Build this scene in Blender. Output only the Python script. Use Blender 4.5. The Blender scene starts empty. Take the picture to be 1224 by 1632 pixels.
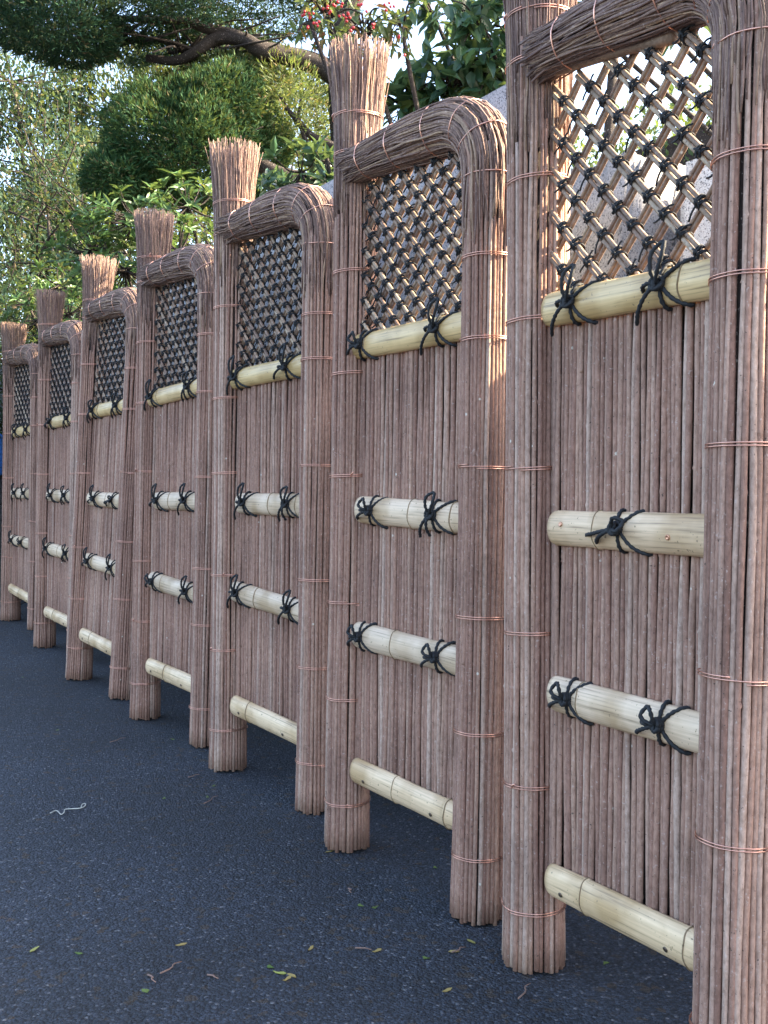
import bpy, math, random
import numpy as np
from mathutils import Matrix, Vector

sc = bpy.context.scene
COL = sc.collection
rnd = random.Random(11)
rng = np.random.RandomState(5)
pi = math.pi

# ------------------------------------------------------------------ camera
FPX = 1600.0
CAM_H, PITCH, ROLL = 0.84, -0.0263, 0.0151
cd = bpy.data.cameras.new('camera')
cam = bpy.data.objects.new('camera', cd); COL.objects.link(cam)
cd.sensor_fit = 'VERTICAL'; cd.sensor_height = 36; cd.sensor_width = 27
cd.lens = FPX / 1632 * 36
cd.clip_start = 0.02; cd.clip_end = 500
cam.matrix_world = (Matrix.Translation((0, 0, CAM_H)) @ Matrix.Rotation(pi/2 + PITCH, 4, 'X')
                    @ Matrix.Rotation(ROLL, 4, 'Z'))
sc.camera = cam

# ------------------------------------------------------------------ sky + sun
SUN_AZ = math.atan2(1.0, 0.0)      # clockwise from +Y
SUN_EL = math.radians(36)
world = bpy.data.worlds.new('World'); sc.world = world; world.use_nodes = True
wn = world.node_tree
bg = wn.nodes['Background']
sky = wn.nodes.new('ShaderNodeTexSky'); sky.sky_type = 'NISHITA'; sky.sun_disc = False
sky.sun_elevation = SUN_EL; sky.sun_rotation = SUN_AZ
sky.air_density = 1.0; sky.dust_density = 3.5; sky.ozone_density = 1.0
wn.links.new(sky.outputs[0], bg.inputs[0]); bg.inputs[1].default_value = 0.15
sl = bpy.data.lights.new('sun', 'SUN'); sl.energy = 5.0; sl.angle = math.radians(0.5); sl.color = (1, .84, .6)
sun = bpy.data.objects.new('sun', sl); COL.objects.link(sun)
sdir = Vector((math.sin(SUN_AZ)*math.cos(SUN_EL), math.cos(SUN_AZ)*math.cos(SUN_EL), math.sin(SUN_EL)))
sun.rotation_euler = sdir.to_track_quat('Z', 'Y').to_euler()
sun.location = (6, 3, 6)
vs = sc.view_settings
vs.view_transform = 'Standard'; vs.look = 'None'; vs.gamma = 1.0; vs.use_curve_mapping = False
vs.exposure = 2.7

# ------------------------------------------------------------------ helpers
def at(px, py, Y):
    """world point seen at photo pixel px,py at forward distance Y (used to measure the layout)"""
    x, y = px-612, py-816
    c, s = math.cos(ROLL), math.sin(ROLL)
    u, v = x*c + y*s, -x*s + y*c
    dx, dz = u/FPX, -v/FPX
    c, s = math.cos(PITCH), math.sin(PITCH)
    wy, wz = c - dz*s, s + dz*c
    k = Y/wy
    return Vector((dx*k, Y, CAM_H + wz*k))

def ground(px, py):
    p = at(px, py, 1.0)
    k = CAM_H/(CAM_H - p.z)
    return Vector((p.x*k, k, 0))

def mesh_np(name, V, F, smooth=True):
    """V (n,3) array, F list of (m,k) int arrays"""
    me = bpy.data.meshes.new(name)
    V = np.asarray(V, np.float32)
    me.vertices.add(len(V)); me.vertices.foreach_set('co', V.ravel())
    loops = np.concatenate([np.asarray(f, np.int32).ravel() for f in F])
    sizes = np.concatenate([np.full(len(f), np.asarray(f).shape[1], np.int32) for f in F])
    starts = np.concatenate([[0], np.cumsum(sizes)[:-1]]).astype(np.int32)
    me.loops.add(len(loops)); me.loops.foreach_set('vertex_index', loops)
    me.polygons.add(len(sizes)); me.polygons.foreach_set('loop_start', starts)
    me.polygons.foreach_set('loop_total', sizes)
    me.polygons.foreach_set('use_smooth', np.full(len(sizes), smooth, bool))
    me.update(calc_edges=True)
    return me

def obj(name, me, mat=None, parent=None, loc=None, kind=None):
    if mat is not None and len(me.materials) == 0: me.materials.append(mat)
    o = bpy.data.objects.new(name, me); COL.objects.link(o)
    if parent is not None: o.parent = parent
    if loc is not None: o.location = loc
    if kind: o['kind'] = kind
    return o

def empty(name, loc=(0, 0, 0)):
    o = bpy.data.objects.new(name, None); COL.objects.link(o); o.location = loc
    o.empty_display_size = .1
    return o

def tag(o, label, cat, group=None):
    o['label'] = label; o['category'] = cat
    if group: o['group'] = group
    return o

class Geo:
    def __init__(s): s.V = []; s.Q = []; s.T = []; s.n = 0
    def add(s, V, Q=None, T=None):
        s.V.append(np.asarray(V, float))
        if Q is not None and len(Q): s.Q.append(np.asarray(Q)+s.n)
        if T is not None and len(T): s.T.append(np.asarray(T)+s.n)
        s.n += len(V)
    def mesh(s, name, smooth=True):
        F = []
        if s.Q: F.append(np.concatenate(s.Q))
        if s.T: F.append(np.concatenate(s.T))
        return mesh_np(name, np.concatenate(s.V), F, smooth)

def frames(P):
    T = np.gradient(P, axis=0); T /= np.linalg.norm(T, axis=1)[:, None] + 1e-12
    a = np.array([0, 0, 1.]) if abs(T[0][2]) < .9 else np.array([1., 0, 0])
    N = np.cross(T[0], a); N /= np.linalg.norm(N)
    Ns = [N]
    for i in range(1, len(P)):
        N = N - T[i]*np.dot(N, T[i]); N /= np.linalg.norm(N) + 1e-12
        Ns.append(N)
    N = np.array(Ns)
    return T, N, np.cross(T, N)

def tube(P, R, sides=6, cap=True, closed=False, lobes=0, twist=0.0, rot=0.0):
    P = np.asarray(P, float); n = len(P)
    R = np.broadcast_to(np.asarray(R, float), (n,))
    T, N, B = frames(P)
    th = np.linspace(0, 2*pi, sides, endpoint=False)[None, :] + rot
    rr = np.ones((n, sides))
    if lobes:
        L = np.concatenate([[0], np.cumsum(np.linalg.norm(np.diff(P, axis=0), axis=1))])
        rr = 1 + .22*np.cos(lobes*(th - twist*L[:, None]))
    c = (np.cos(th)*rr)[..., None]; s_ = (np.sin(th)*rr)[..., None]
    V = P[:, None, :] + R[:, None, None]*(N[:, None, :]*c + B[:, None, :]*s_)
    V = V.reshape(-1, 3)
    i = np.arange(n if closed else n-1)[:, None]; j = np.arange(sides)[None, :]
    i2 = (i+1) % n; j2 = (j+1) % sides
    Q = np.stack([i*sides+j, i*sides+j2, i2*sides+j2, i2*sides+j], -1).reshape(-1, 4)
    Tr = np.zeros((0, 3), int)
    if cap and not closed:
        V = np.concatenate([V, P[:1], P[-1:]])
        a, b = n*sides, n*sides+1
        jj = np.arange(sides); j2 = (jj+1) % sides
        t1 = np.stack([np.full(sides, a), j2, jj], 1)
        o = (n-1)*sides
        t2 = np.stack([np.full(sides, b), o+jj, o+j2], 1)
        Tr = np.concatenate([t1, t2])
    return V, Q, Tr

def smooth_path(pts, n=24):
    P = np.asarray(pts, float); m = len(P)
    P = np.concatenate([[2*P[0]-P[1]], P, [2*P[-1]-P[-2]]])
    out = []
    t = np.linspace(0, m-1-1e-9, n)
    for tt in t:
        k = int(tt); f = tt-k
        p0, p1, p2, p3 = P[k:k+4]
        out.append(.5*((2*p1)+(-p0+p2)*f+(2*p0-5*p1+4*p2-p3)*f*f+(-p0+3*p1-3*p2+p3)*f**3))
    return np.array(out)

def wob(n, amp, scale=3):
    """smooth 1-D wobble"""
    k = np.linspace(0, 1, n)
    v = np.zeros(n)
    for h in range(1, scale+1):
        v += np.sin(2*pi*(h*k*rng.uniform(.6, 1.3) + rng.rand()))/h
    return amp*v

# ------------------------------------------------------------------ materials
def new_mat(name):
    m = bpy.data.materials.new(name); m.use_nodes = True
    nt = m.node_tree
    b = nt.nodes['Principled BSDF']
    return m, nt, b

def N(nt, t, **kw):
    n = nt.nodes.new(t)
    for k, v in kw.items():
        if k in n.inputs: n.inputs[k].default_value = v
        else: setattr(n, k, v)
    return n

def ramp(nt, fac, stops):
    r = nt.nodes.new('ShaderNodeValToRGB')
    el = r.color_ramp.elements
    while len(el) < len(stops): el.new(.5)
    for e, (p, c) in zip(el, stops): e.position = p; e.color = (*c, 1)
    nt.links.new(fac, r.inputs[0])
    return r.outputs[0]

def mix(nt, fac, a, b, mode='MIX'):
    m = nt.nodes.new('ShaderNodeMix'); m.data_type = 'RGBA'; m.blend_type = mode
    for s, v in ((m.inputs[0], fac), (m.inputs[6], a), (m.inputs[7], b)):
        if isinstance(v, bpy.types.NodeSocket): nt.links.new(v, s)
        elif isinstance(v, tuple): s.default_value = (*v, 1)
        else: s.default_value = v
    return m.outputs[2]

def bump(nt, h, strength, dist, bsdf):
    b = nt.nodes.new('ShaderNodeBump'); b.inputs['Strength'].default_value = strength
    b.inputs['Distance'].default_value = dist
    nt.links.new(h, b.inputs['Height']); nt.links.new(b.outputs[0], bsdf.inputs['Normal'])

def mat_bark(name, stops, island=False, rough=.8):
    m, nt, b = new_mat(name)
    tc = nt.nodes.new('ShaderNodeTexCoord')
    if island: r = nt.nodes.new('ShaderNodeNewGeometry').outputs['Random Per Island']
    else: r = nt.nodes.new('ShaderNodeObjectInfo').outputs['Random']
    base = ramp(nt, r, stops)
    mp = N(nt, 'ShaderNodeMapping'); mp.inputs['Scale'].default_value = (150, 150, 80)
    nt.links.new(tc.outputs['Object'], mp.inputs[0])
    n1 = N(nt, 'ShaderNodeTexNoise', Scale=1.0, Detail=5.0, Roughness=.65)
    nt.links.new(mp.outputs[0], n1.inputs['Vector'])
    n2 = N(nt, 'ShaderNodeTexNoise', Scale=210.0, Detail=2.0)
    nt.links.new(tc.outputs['Object'], n2.inputs['Vector'])
    n3 = N(nt, 'ShaderNodeTexNoise', Scale=7.0, Detail=3.0)
    nt.links.new(tc.outputs['Object'], n3.inputs['Vector'])
    st = ramp(nt, n1.outputs['Fac'], [(.3, (.66, .63, .61)), (.5, (.97, .97, .97)), (.72, (1.24, 1.26, 1.28))])
    c = mix(nt, 1.0, base, st, 'MULTIPLY')
    bl = ramp(nt, n3.outputs['Fac'], [(.35, (.82, .8, .8)), (.6, (1.08, 1.06, 1.05))])
    c = mix(nt, 1.0, c, bl, 'MULTIPLY')
    sp = ramp(nt, n2.outputs['Fac'], [(.255, (1, 1, 1)), (.31, (0, 0, 0))])
    c = mix(nt, sp, c, (.07, .045, .036))
    lt = ramp(nt, n2.outputs['Fac'], [(.63, (0, 0, 0)), (.74, (.45, .45, .45))])
    c = mix(nt, lt, c, (.60, .50, .44))
    wh = N(nt, 'ShaderNodeTexVoronoi', Scale=26.0)
    nt.links.new(tc.outputs['Object'], wh.inputs['Vector'])
    ws = ramp(nt, wh.outputs['Distance'], [(.055, (1, 1, 1)), (.085, (0, 0, 0))])
    wm = N(nt, 'ShaderNodeMath', operation='MULTIPLY')
    sel = N(nt, 'ShaderNodeMath', operation='GREATER_THAN'); sel.inputs[1].default_value = .55
    sx = N(nt, 'ShaderNodeSeparateColor'); nt.links.new(wh.outputs['Color'], sx.inputs[0])
    nt.links.new(sx.outputs[0], sel.inputs[0])
    nt.links.new(ws, wm.inputs[0]); nt.links.new(sel.outputs[0], wm.inputs[1])
    if not island: c = mix(nt, wm.outputs[0], c, (.62, .56, .46))
    nt.links.new(c, b.inputs['Base Color'])
    b.inputs['Roughness'].default_value = rough
    b.inputs['Specular IOR Level'].default_value = .35
    bump(nt, n1.outputs['Fac'], .9, .0016, b)
    return m

BARK = [(0, (.235, .126, .090)), (.2, (.36, .215, .155)), (.42, (.27, .148, .107)), (.6, (.40, .252, .182)),
        (.78, (.31, .177, .128)), (.93, (.47, .335, .26)), (1, (.35, .205, .145))]
M_stick = mat_bark('kuromoji_bark', BARK)
M_twig = mat_bark('twig_bark', [(0, (.14, .085, .07)), (.5, (.22, .14, .112)), (.85, (.30, .195, .14)), (1, (.38, .26, .17))], True, .75)
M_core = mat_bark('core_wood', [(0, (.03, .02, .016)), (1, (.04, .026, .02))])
M_cane = mat_bark('cane', [(0, (.22, .145, .10)), (.4, (.31, .21, .14)), (.7, (.18, .112, .08)), (1, (.40, .30, .205))], False, .55)
M_branch = mat_bark('branch_bark', [(0, (.022, .017, .014)), (1, (.036, .027, .022))], False, .9)

def mat_bamboo(name, a, b_, c_, rough):
    m, nt, b = new_mat(name)
    tc = nt.nodes.new('ShaderNodeTexCoord'); oi = nt.nodes.new('ShaderNodeObjectInfo')
    base = ramp(nt, oi.outputs['Random'], [(0, a), (.5, b_), (1, c_)])
    off = N(nt, 'ShaderNodeVectorMath', operation='ADD')
    cmb = N(nt, 'ShaderNodeCombineXYZ')
    mm = N(nt, 'ShaderNodeMath', operation='MULTIPLY'); mm.inputs[1].default_value = 37.0
    nt.links.new(oi.outputs['Random'], mm.inputs[0]); nt.links.new(mm.outputs[0], cmb.inputs[0])
    nt.links.new(tc.outputs['Object'], off.inputs[0]); nt.links.new(cmb.outputs[0], off.inputs[1])
    mp = N(nt, 'ShaderNodeMapping'); mp.inputs['Scale'].default_value = (7, 260, 260)
    nt.links.new(off.outputs[0], mp.inputs[0])
    n1 = N(nt, 'ShaderNodeTexNoise', Scale=1.0, Detail=4.0); nt.links.new(mp.outputs[0], n1.inputs['Vector'])
    n2 = N(nt, 'ShaderNodeTexNoise', Scale=9.0, Detail=3.0); nt.links.new(off.outputs[0], n2.inputs['Vector'])
    n3 = N(nt, 'ShaderNodeTexNoise', Scale=160.0, Detail=2.0); nt.links.new(off.outputs[0], n3.inputs['Vector'])
    st = ramp(nt, n1.outputs['Fac'], [(.28, (.42, .39, .35)), (.42, (.88, .87, .85)), (.7, (1.08, 1.08, 1.07))])
    c = mix(nt, 1.0, base, st, 'MULTIPLY')
    bl = ramp(nt, n2.outputs['Fac'], [(.36, (.66, .58, .45)), (.55, (1.04, 1.03, 1.02))])
    c = mix(nt, .8, c, bl, 'MULTIPLY')
    sp = ramp(nt, n3.outputs['Fac'], [(.27, (1, 1, 1)), (.32, (0, 0, 0))])
    c = mix(nt, sp, c, (.22, .15, .08))
    nt.links.new(c, b.inputs['Base Color']); b.inputs['Roughness'].default_value = rough
    b.inputs['Specular IOR Level'].default_value = .45
    bump(nt, n1.outputs['Fac'], .2, .0006, b)
    return m
M_bamtop = mat_bamboo('bamboo_green_gold', (.64, .45, .21), (.67, .48, .25), (.60, .43, .20), .34)
M_bamgrey = mat_bamboo('bamboo_weathered', (.64, .49, .35), (.70, .53, .37), (.69, .50, .32), .5)
M_bampale = mat_bamboo('bamboo_pale', (.74, .54, .34), (.77, .57, .36), (.72, .52, .31), .42)
M_node = mat_bamboo('bamboo_node_ring', (.25, .18, .10), (.30, .21, .12), (.22, .15, .08), .7)

def mat_simple(name, col, rough=.6, metal=0.0, noise=None):
    m, nt, b = new_mat(name)
    b.inputs['Roughness'].default_value = rough; b.inputs['Metallic'].default_value = metal
    tc = nt.nodes.new('ShaderNodeTexCoord')
    n = N(nt, 'ShaderNodeTexNoise', Scale=noise or 60.0, Detail=3.0); nt.links.new(tc.outputs['Object'], n.inputs['Vector'])
    lo = tuple(x*.75 for x in col); hi = tuple(min(1, x*1.2) for x in col)
    nt.links.new(ramp(nt, n.outputs['Fac'], [(.3, lo), (.7, hi)]), b.inputs['Base Color'])
    return m
M_copper = mat_simple('copper_wire', (.78, .42, .31), .32, 1.0, 40)
M_rope = mat_simple('black_palm_rope', (.012, .013, .015), .75, 0, 300)
M_screw = mat_simple('screw_steel', (.16, .12, .09), .4, .9, 200)
M_washer = mat_simple('copper_washer', (.62, .34, .22), .4, .9, 200)
M_string = mat_simple('white_string', (.5, .5, .44), .8)
M_tarp = mat_simple('blue_tarp', (.07, .28, .80), .45)

def mat_asphalt():
    m, nt, b = new_mat('asphalt')
    tc = nt.nodes.new('ShaderNodeTexCoord')
    vo = N(nt, 'ShaderNodeTexVoronoi', Scale=190.0, Randomness=1.0); nt.links.new(tc.outputs['Object'], vo.inputs['Vector'])
    v2 = N(nt, 'ShaderNodeTexVoronoi', Scale=75.0); nt.links.new(tc.outputs['Object'], v2.inputs['Vector'])
    n1 = N(nt, 'ShaderNodeTexNoise', Scale=1.3, Detail=6.0); nt.links.new(tc.outputs['Object'], n1.inputs['Vector'])
    n2 = N(nt, 'ShaderNodeTexNoise', Scale=320.0, Detail=3.0); nt.links.new(tc.outputs['Object'], n2.inputs['Vector'])
    s = N(nt, 'ShaderNodeSeparateColor'); nt.links.new(vo.outputs['Color'], s.inputs[0])
    st = ramp(nt, s.outputs[0], [(0, (.009, .0128, .021)), (.4, (.018, .0245, .038)), (.75, (.033, .043, .063)), (.96, (.058, .070, .095)), (.998, (.20, .20, .21))])
    s2 = N(nt, 'ShaderNodeSeparateColor'); nt.links.new(v2.outputs['Color'], s2.inputs[0])
    brown = ramp(nt, s2.outputs[1], [(.93, (0, 0, 0)), (.96, (1, 1, 1))])
    c = mix(nt, brown, st, (.055, .04, .03))
    gap = ramp(nt, vo.outputs['Distance'], [(.45, (1, 1, 1)), (.75, (.45, .45, .45))])
    c = mix(nt, 1.0, c, gap, 'MULTIPLY')
    pt = ramp(nt, n1.outputs['Fac'], [(.32, (.62, .62, .62)), (.68, (1.4, 1.4, 1.4))])
    c = mix(nt, 1.0, c, pt, 'MULTIPLY')
    nt.links.new(c, b.inputs['Base Color']); b.inputs['Roughness'].default_value = .72
    ad = N(nt, 'ShaderNodeMath', operation='MULTIPLY_ADD'); ad.inputs[1].default_value = -1.2
    nt.links.new(vo.outputs['Distance'], ad.inputs[0]); nt.links.new(n2.outputs['Fac'], ad.inputs[2])
    a2 = N(nt, 'ShaderNodeMath', operation='MULTIPLY_ADD'); a2.inputs[1].default_value = -.6
    nt.links.new(v2.outputs['Distance'], a2.inputs[0]); nt.links.new(ad.outputs[0], a2.inputs[2])
    bump(nt, a2.outputs[0], 1.0, .007, b)
    return m
M_asphalt = mat_asphalt()

def mat_granite(name, lo, hi, dark, scale=230.0):
    m, nt, b = new_mat(name)
    tc = nt.nodes.new('ShaderNodeTexCoord')
    vo = N(nt, 'ShaderNodeTexVoronoi', Scale=scale); nt.links.new(tc.outputs['Object'], vo.inputs['Vector'])
    n1 = N(nt, 'ShaderNodeTexNoise', Scale=scale*.55, Detail=3.0); nt.links.new(tc.outputs['Object'], n1.inputs['Vector'])
    n2 = N(nt, 'ShaderNodeTexNoise', Scale=5.0, Detail=5.0); nt.links.new(tc.outputs['Object'], n2.inputs['Vector'])
    s = N(nt, 'ShaderNodeSeparateColor'); nt.links.new(vo.outputs['Color'], s.inputs[0])
    c = ramp(nt, s.outputs[0], [(0, lo), (1, hi)])
    k = ramp(nt, n1.outputs['Fac'], [(.38, (1, 1, 1)), (.45, (0, 0, 0))])
    c = mix(nt, k, c, dark)
    w = ramp(nt, n2.outputs['Fac'], [(.3, (.82, .8, .77)), (.65, (1.05, 1.05, 1.05))])
    c = mix(nt, 1.0, c, w, 'MULTIPLY')
    nt.links.new(c, b.inputs['Base Color']); b.inputs['Roughness'].default_value = .75
    bump(nt, n1.outputs['Fac'], .4, .002, b)
    return m
M_granite = mat_granite('pale_granite', (.25, .255, .27), (.40, .40, .41), (.08, .08, .09), 420)
M_granite3 = mat_granite('white_granite', (.42, .42, .42), (.60, .60, .59), (.13, .13, .14), 420)
M_granite2 = mat_granite('rough_pink_granite', (.19, .18, .18), (.30, .285, .28), (.07, .07, .07), 330)
M_soil = mat_simple('garden_soil', (.06, .045, .032), .95, 0, 12)

def mat_leaf(name, stops, trans=.35, rough=.45, spec=.4):
    m, nt, b = new_mat(name)
    geo = nt.nodes.new('ShaderNodeNewGeometry'); oi = nt.nodes.new('ShaderNodeObjectInfo')
    a = N(nt, 'ShaderNodeMath', operation='ADD'); nt.links.new(geo.outputs['Random Per Island'], a.inputs[0]); nt.links.new(oi.outputs['Random'], a.inputs[1])
    fr = N(nt, 'ShaderNodeMath', operation='FRACT'); nt.links.new(a.outputs[0], fr.inputs[0])
    c = ramp(nt, fr.outputs[0], stops)
    nt.links.new(c, b.inputs['Base Color']); b.inputs['Roughness'].default_value = rough
    b.inputs['Specular IOR Level'].default_value = spec
    tr = N(nt, 'ShaderNodeBsdfTranslucent')
    cy = mix(nt, .35, c, (.26, .31, .05), 'MIX')
    nt.links.new(cy, tr.inputs['Color'])
    ms = N(nt, 'ShaderNodeMixShader'); ms.inputs[0].default_value = trans
    nt.links.new(b.outputs[0], ms.inputs[1]); nt.links.new(tr.outputs[0], ms.inputs[2])
    nt.links.new(ms.outputs[0], nt.nodes['Material Output'].inputs['Surface'])
    return m
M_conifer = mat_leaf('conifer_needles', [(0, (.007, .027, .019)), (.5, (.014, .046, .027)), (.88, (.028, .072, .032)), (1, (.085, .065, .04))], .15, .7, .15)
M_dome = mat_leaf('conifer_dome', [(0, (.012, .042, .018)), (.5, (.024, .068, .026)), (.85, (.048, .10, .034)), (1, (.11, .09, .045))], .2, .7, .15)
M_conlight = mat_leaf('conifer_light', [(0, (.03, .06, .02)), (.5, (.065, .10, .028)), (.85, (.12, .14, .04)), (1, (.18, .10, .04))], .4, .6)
M_shrub = mat_leaf('whorl_leaf', [(0, (.032, .08, .03)), (.5, (.058, .125, .038)), (.9, (.095, .165, .05)), (1, (.20, .19, .05))], .3, .38)
M_grey = mat_leaf('grey_green_leaf', [(0, (.012, .034, .022)), (.5, (.026, .058, .034)), (.85, (.052, .092, .045)), (1, (.13, .09, .045))], .3, .6, .2)
M_broad = mat_leaf('broad_leaf', [(0, (.02, .055, .035)), (.5, (.035, .085, .045)), (.85, (.05, .11, .05)), (1, (.12, .17, .05))], .3, .3)
M_nand = mat_leaf('nandina_leaf', [(0, (.06, .10, .035)), (.5, (.10, .14, .05)), (.8, (.17, .15, .06)), (1, (.25, .08, .04))], .4, .4)
M_hedge = mat_leaf('hedge_leaf', [(0, (.05, .09, .025)), (.6, (.09, .14, .035)), (1, (.15, .19, .05))], .35, .5)
M_berry = mat_simple('red_berry', (.42, .025, .03), .3, 0, 30)
M_fallen_g = mat_leaf('fallen_green_leaf', [(0, (.08, .14, .03)), (1, (.15, .20, .05))], .1)
M_fallen_y = mat_leaf('fallen_dry_leaf', [(0, (.34, .26, .09)), (.6, (.42, .32, .12)), (1, (.30, .33, .08))], .15)

# ------------------------------------------------------------------ setting
def rect(name, x0, x1, y0, y1, z, mat):
    me = mesh_np(name, [(x0, y0, z), (x1, y0, z), (x1, y1, z), (x0, y1, z)], [np.array([[0, 1, 2, 3]])], False)
    return obj(name, me, mat, kind='structure')
rect('ground', -150, 150, -150, 250, 0, M_asphalt)

ROW0 = Vector((.277, 1.76, 0)); RD = Vector((-.509, .861, 0)); RN = Vector((.861, .509, 0))
def row(s, d, z=0.0): return ROW0 + RD*s + RN*d + Vector((0, 0, z))
me = mesh_np('garden_soil', [tuple(row(-8, 1.15, .004)), tuple(row(40, 1.15, .004)), tuple(row(40, 40, .004)), tuple(row(-8, 40, .004))],
             [np.array([[0, 1, 2, 3]])], False)
obj('garden_soil', me, M_soil, kind='structure')

def slab(name, s0, s1, d0, d1, h, mat, label, group=None, rough=.004, hs=0.0, bev=.012):
    """one dressed stone block standing on the ground, slightly uneven faces"""
    import bmesh
    bm = bmesh.new()
    bmesh.ops.create_cube(bm, size=1)
    L, D = s1-s0, d1-d0
    for v in bm.verts:
        x, y, z = v.co
        v.co = ((x)*L, (y)*D, (z+.5)*(h + hs*x))
    bmesh.ops.bevel(bm, geom=bm.edges[:], offset=bev, segments=2 if bev < .05 else 5, affect='EDGES')
    bmesh.ops.subdivide_edges(bm, edges=[e for e in bm.edges if e.calc_length() > .12], cuts=9, use_grid_fill=True)
    r = random.Random(int(s0*100)+7)
    for v in bm.verts:
        if v.co.z > .01:
            v.co += Vector((r.uniform(-1, 1), r.uniform(-1, 1), r.uniform(-1, 1)))*rough
    me = bpy.data.meshes.new(name); bm.to_mesh(me); bm.free()
    for p in me.polygons: p.use_smooth = rough > .006
    o = obj(name, me, mat)
    c = row((s0+s1)/2, (d0+d1)/2)
    o.matrix_world = Matrix(((RD.x, RN.x, 0, c.x), (RD.y, RN.y, 0, c.y), (0, 0, 1, 0), (0, 0, 0, 1)))
    tag(o, label, 'stone', group)
    return o
slab('granite_slab', .335, 2.20, .28, .335, 1.775, M_granite, 'pale speckled granite slab whose top corner shows behind the second arched fence', rough=.002)
slab('granite_slab', 2.212, 4.20, .285, .395, 1.77, M_granite, 'granite slab in shade behind the third and fourth lattice windows', rough=.002)
slab('granite_slab', 4.212, 9.0, .28, .39, 1.74, M_granite, 'granite slab in shade behind the three farthest lattice windows', rough=.002)
slab('rough_stone', .50, .92, .68, 1.02, 1.70, M_granite2, 'rough grey stone behind the left of the nearest lattice window', rough=.012, bev=.03)
slab('granite_block', -2.0, .475, .72, 1.10, 1.74, M_granite3, 'sunlit pale granite block behind the nearest lattice window', rough=.004, bev=.11)  # right end lengthened out of view so its shade carries on along the fence

# ------------------------------------------------------------------ fence panels
PANELS = [  # x, y, angle, lean, tilt, rails ((uL,zL),(uR,zR)) x4, ties, tall height, arch height, radius
 (.2773, 1.7599, -1.0982, -.0065, -.0047, [((.045,1.142),(.452,1.127)),((.070,.773),(.447,.776)),((.074,.494),(.441,.501)),((.072,.176),(.437,.195))],
  [[.139,.346],[.261],[.138,.353]], 1.82, 1.60, .056),
 (-.0748, 2.3139, -.9423, -.005, .0046, [((.034,1.15),(.431,1.156)),((.06,.786),(.432,.78)),((.056,.504),(.436,.498)),((.055,.196),(.443,.187))],
  [[.083,.353],[.13,.353],[.096,.365]], 1.835, 1.607, .053),
 (-.4495, 2.9416, -.8999, -.0026, .0037, [((.035,1.138),(.447,1.152)),((.08,.784),(.45,.787)),((.057,.53),(.445,.506)),((.064,.202),(.435,.182))],
  [[.088,.349],[.141,.366],[.109,.379]], 1.82, 1.622, .056),
 (-.8419, 3.5618, -.9126, .0072, .0069, [((.03,1.13),(.447,1.155)),((.096,.776),(.455,.784)),((.072,.499),(.45,.483)),((.065,.198),(.437,.187))],
  [[.086,.366],[.147,.359],[.119,.38]], 1.79, 1.612, .054),
 (-1.2858, 4.2451, -.9101, .0367, .0138, [((.051,1.132),(.46,1.146)),((.07,.769),(.449,.769)),((.068,.512),(.445,.499)),((.059,.199),(.429,.181))],
  [[.098,.348],[.163,.345],[.13,.373]], 1.785, 1.607, .056),
 (-1.7041, 5.051, -.9176, .0073, .0099, [((.076,1.124),(.445,1.139)),((.076,.768),(.447,.772)),((.07,.504),(.44,.496)),((.068,.188),(.44,.172))],
  [[.127,.369],[.163,.354],[.113,.384]], 1.79, 1.60, .054),
 (-2.2277, 5.9953, -.8965, .0018, .0128, [((.068,1.12),(.447,1.134)),((.069,.763),(.459,.77)),((.056,.488),(.44,.484)),((.043,.199),(.44,.165))],
  [[.15,.339],[.161,.32],[.116,.278]], 1.77, 1.612, .058),
]
LABELS = [
 'nearest brushwood fence panel, its tall post running out of the top of the picture',
 'second nearest brushwood fence panel, its broom-topped post catching sun at the tip',
 'third nearest brushwood fence panel, its flared broom top in front of the clipped conifer',
 'fourth brushwood fence panel, the middle of the row of seven',
 'fifth brushwood fence panel, leaning back, third from the far end of the row',
 'sixth brushwood fence panel, second from the far end, leaves hanging over its arch',
 'farthest and smallest-looking brushwood fence panel at the left edge of the picture']
WP = .458

def stick(P, rs, parent, nubs=5):
    """one bark-covered rod with a few bud nubs"""
    n = len(P); t = np.arange(n, dtype=float)
    nb = rng.uniform(1, n-2, nubs)
    seg = np.linalg.norm(P[-1]-P[0])/n
    e = .0045/seg
    tt = np.sort(np.concatenate([t, nb-e, nb, nb+e]))
    Q = np.stack([np.interp(tt, t, P[:, k]) for k in range(3)], 1); r2 = np.interp(tt, t, rs)
    V, F, C = tube(Q, r2, 7, rot=rng.rand()*6)
    for b_ in nb:
        k = int(np.searchsorted(tt, b_)); j = rng.randint(7)
        for jj, w_ in ((j, 1.0), ((j+1) % 7, .55)):
            d = V[k*7+jj]-Q[k]; V[k*7+jj] += d/np.linalg.norm(d)*rng.uniform(.0012, .0024)*w_
    g = Geo(); g.add(V, F, C); return obj('stick', g.mesh('stick'), M_stick, parent)

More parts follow.
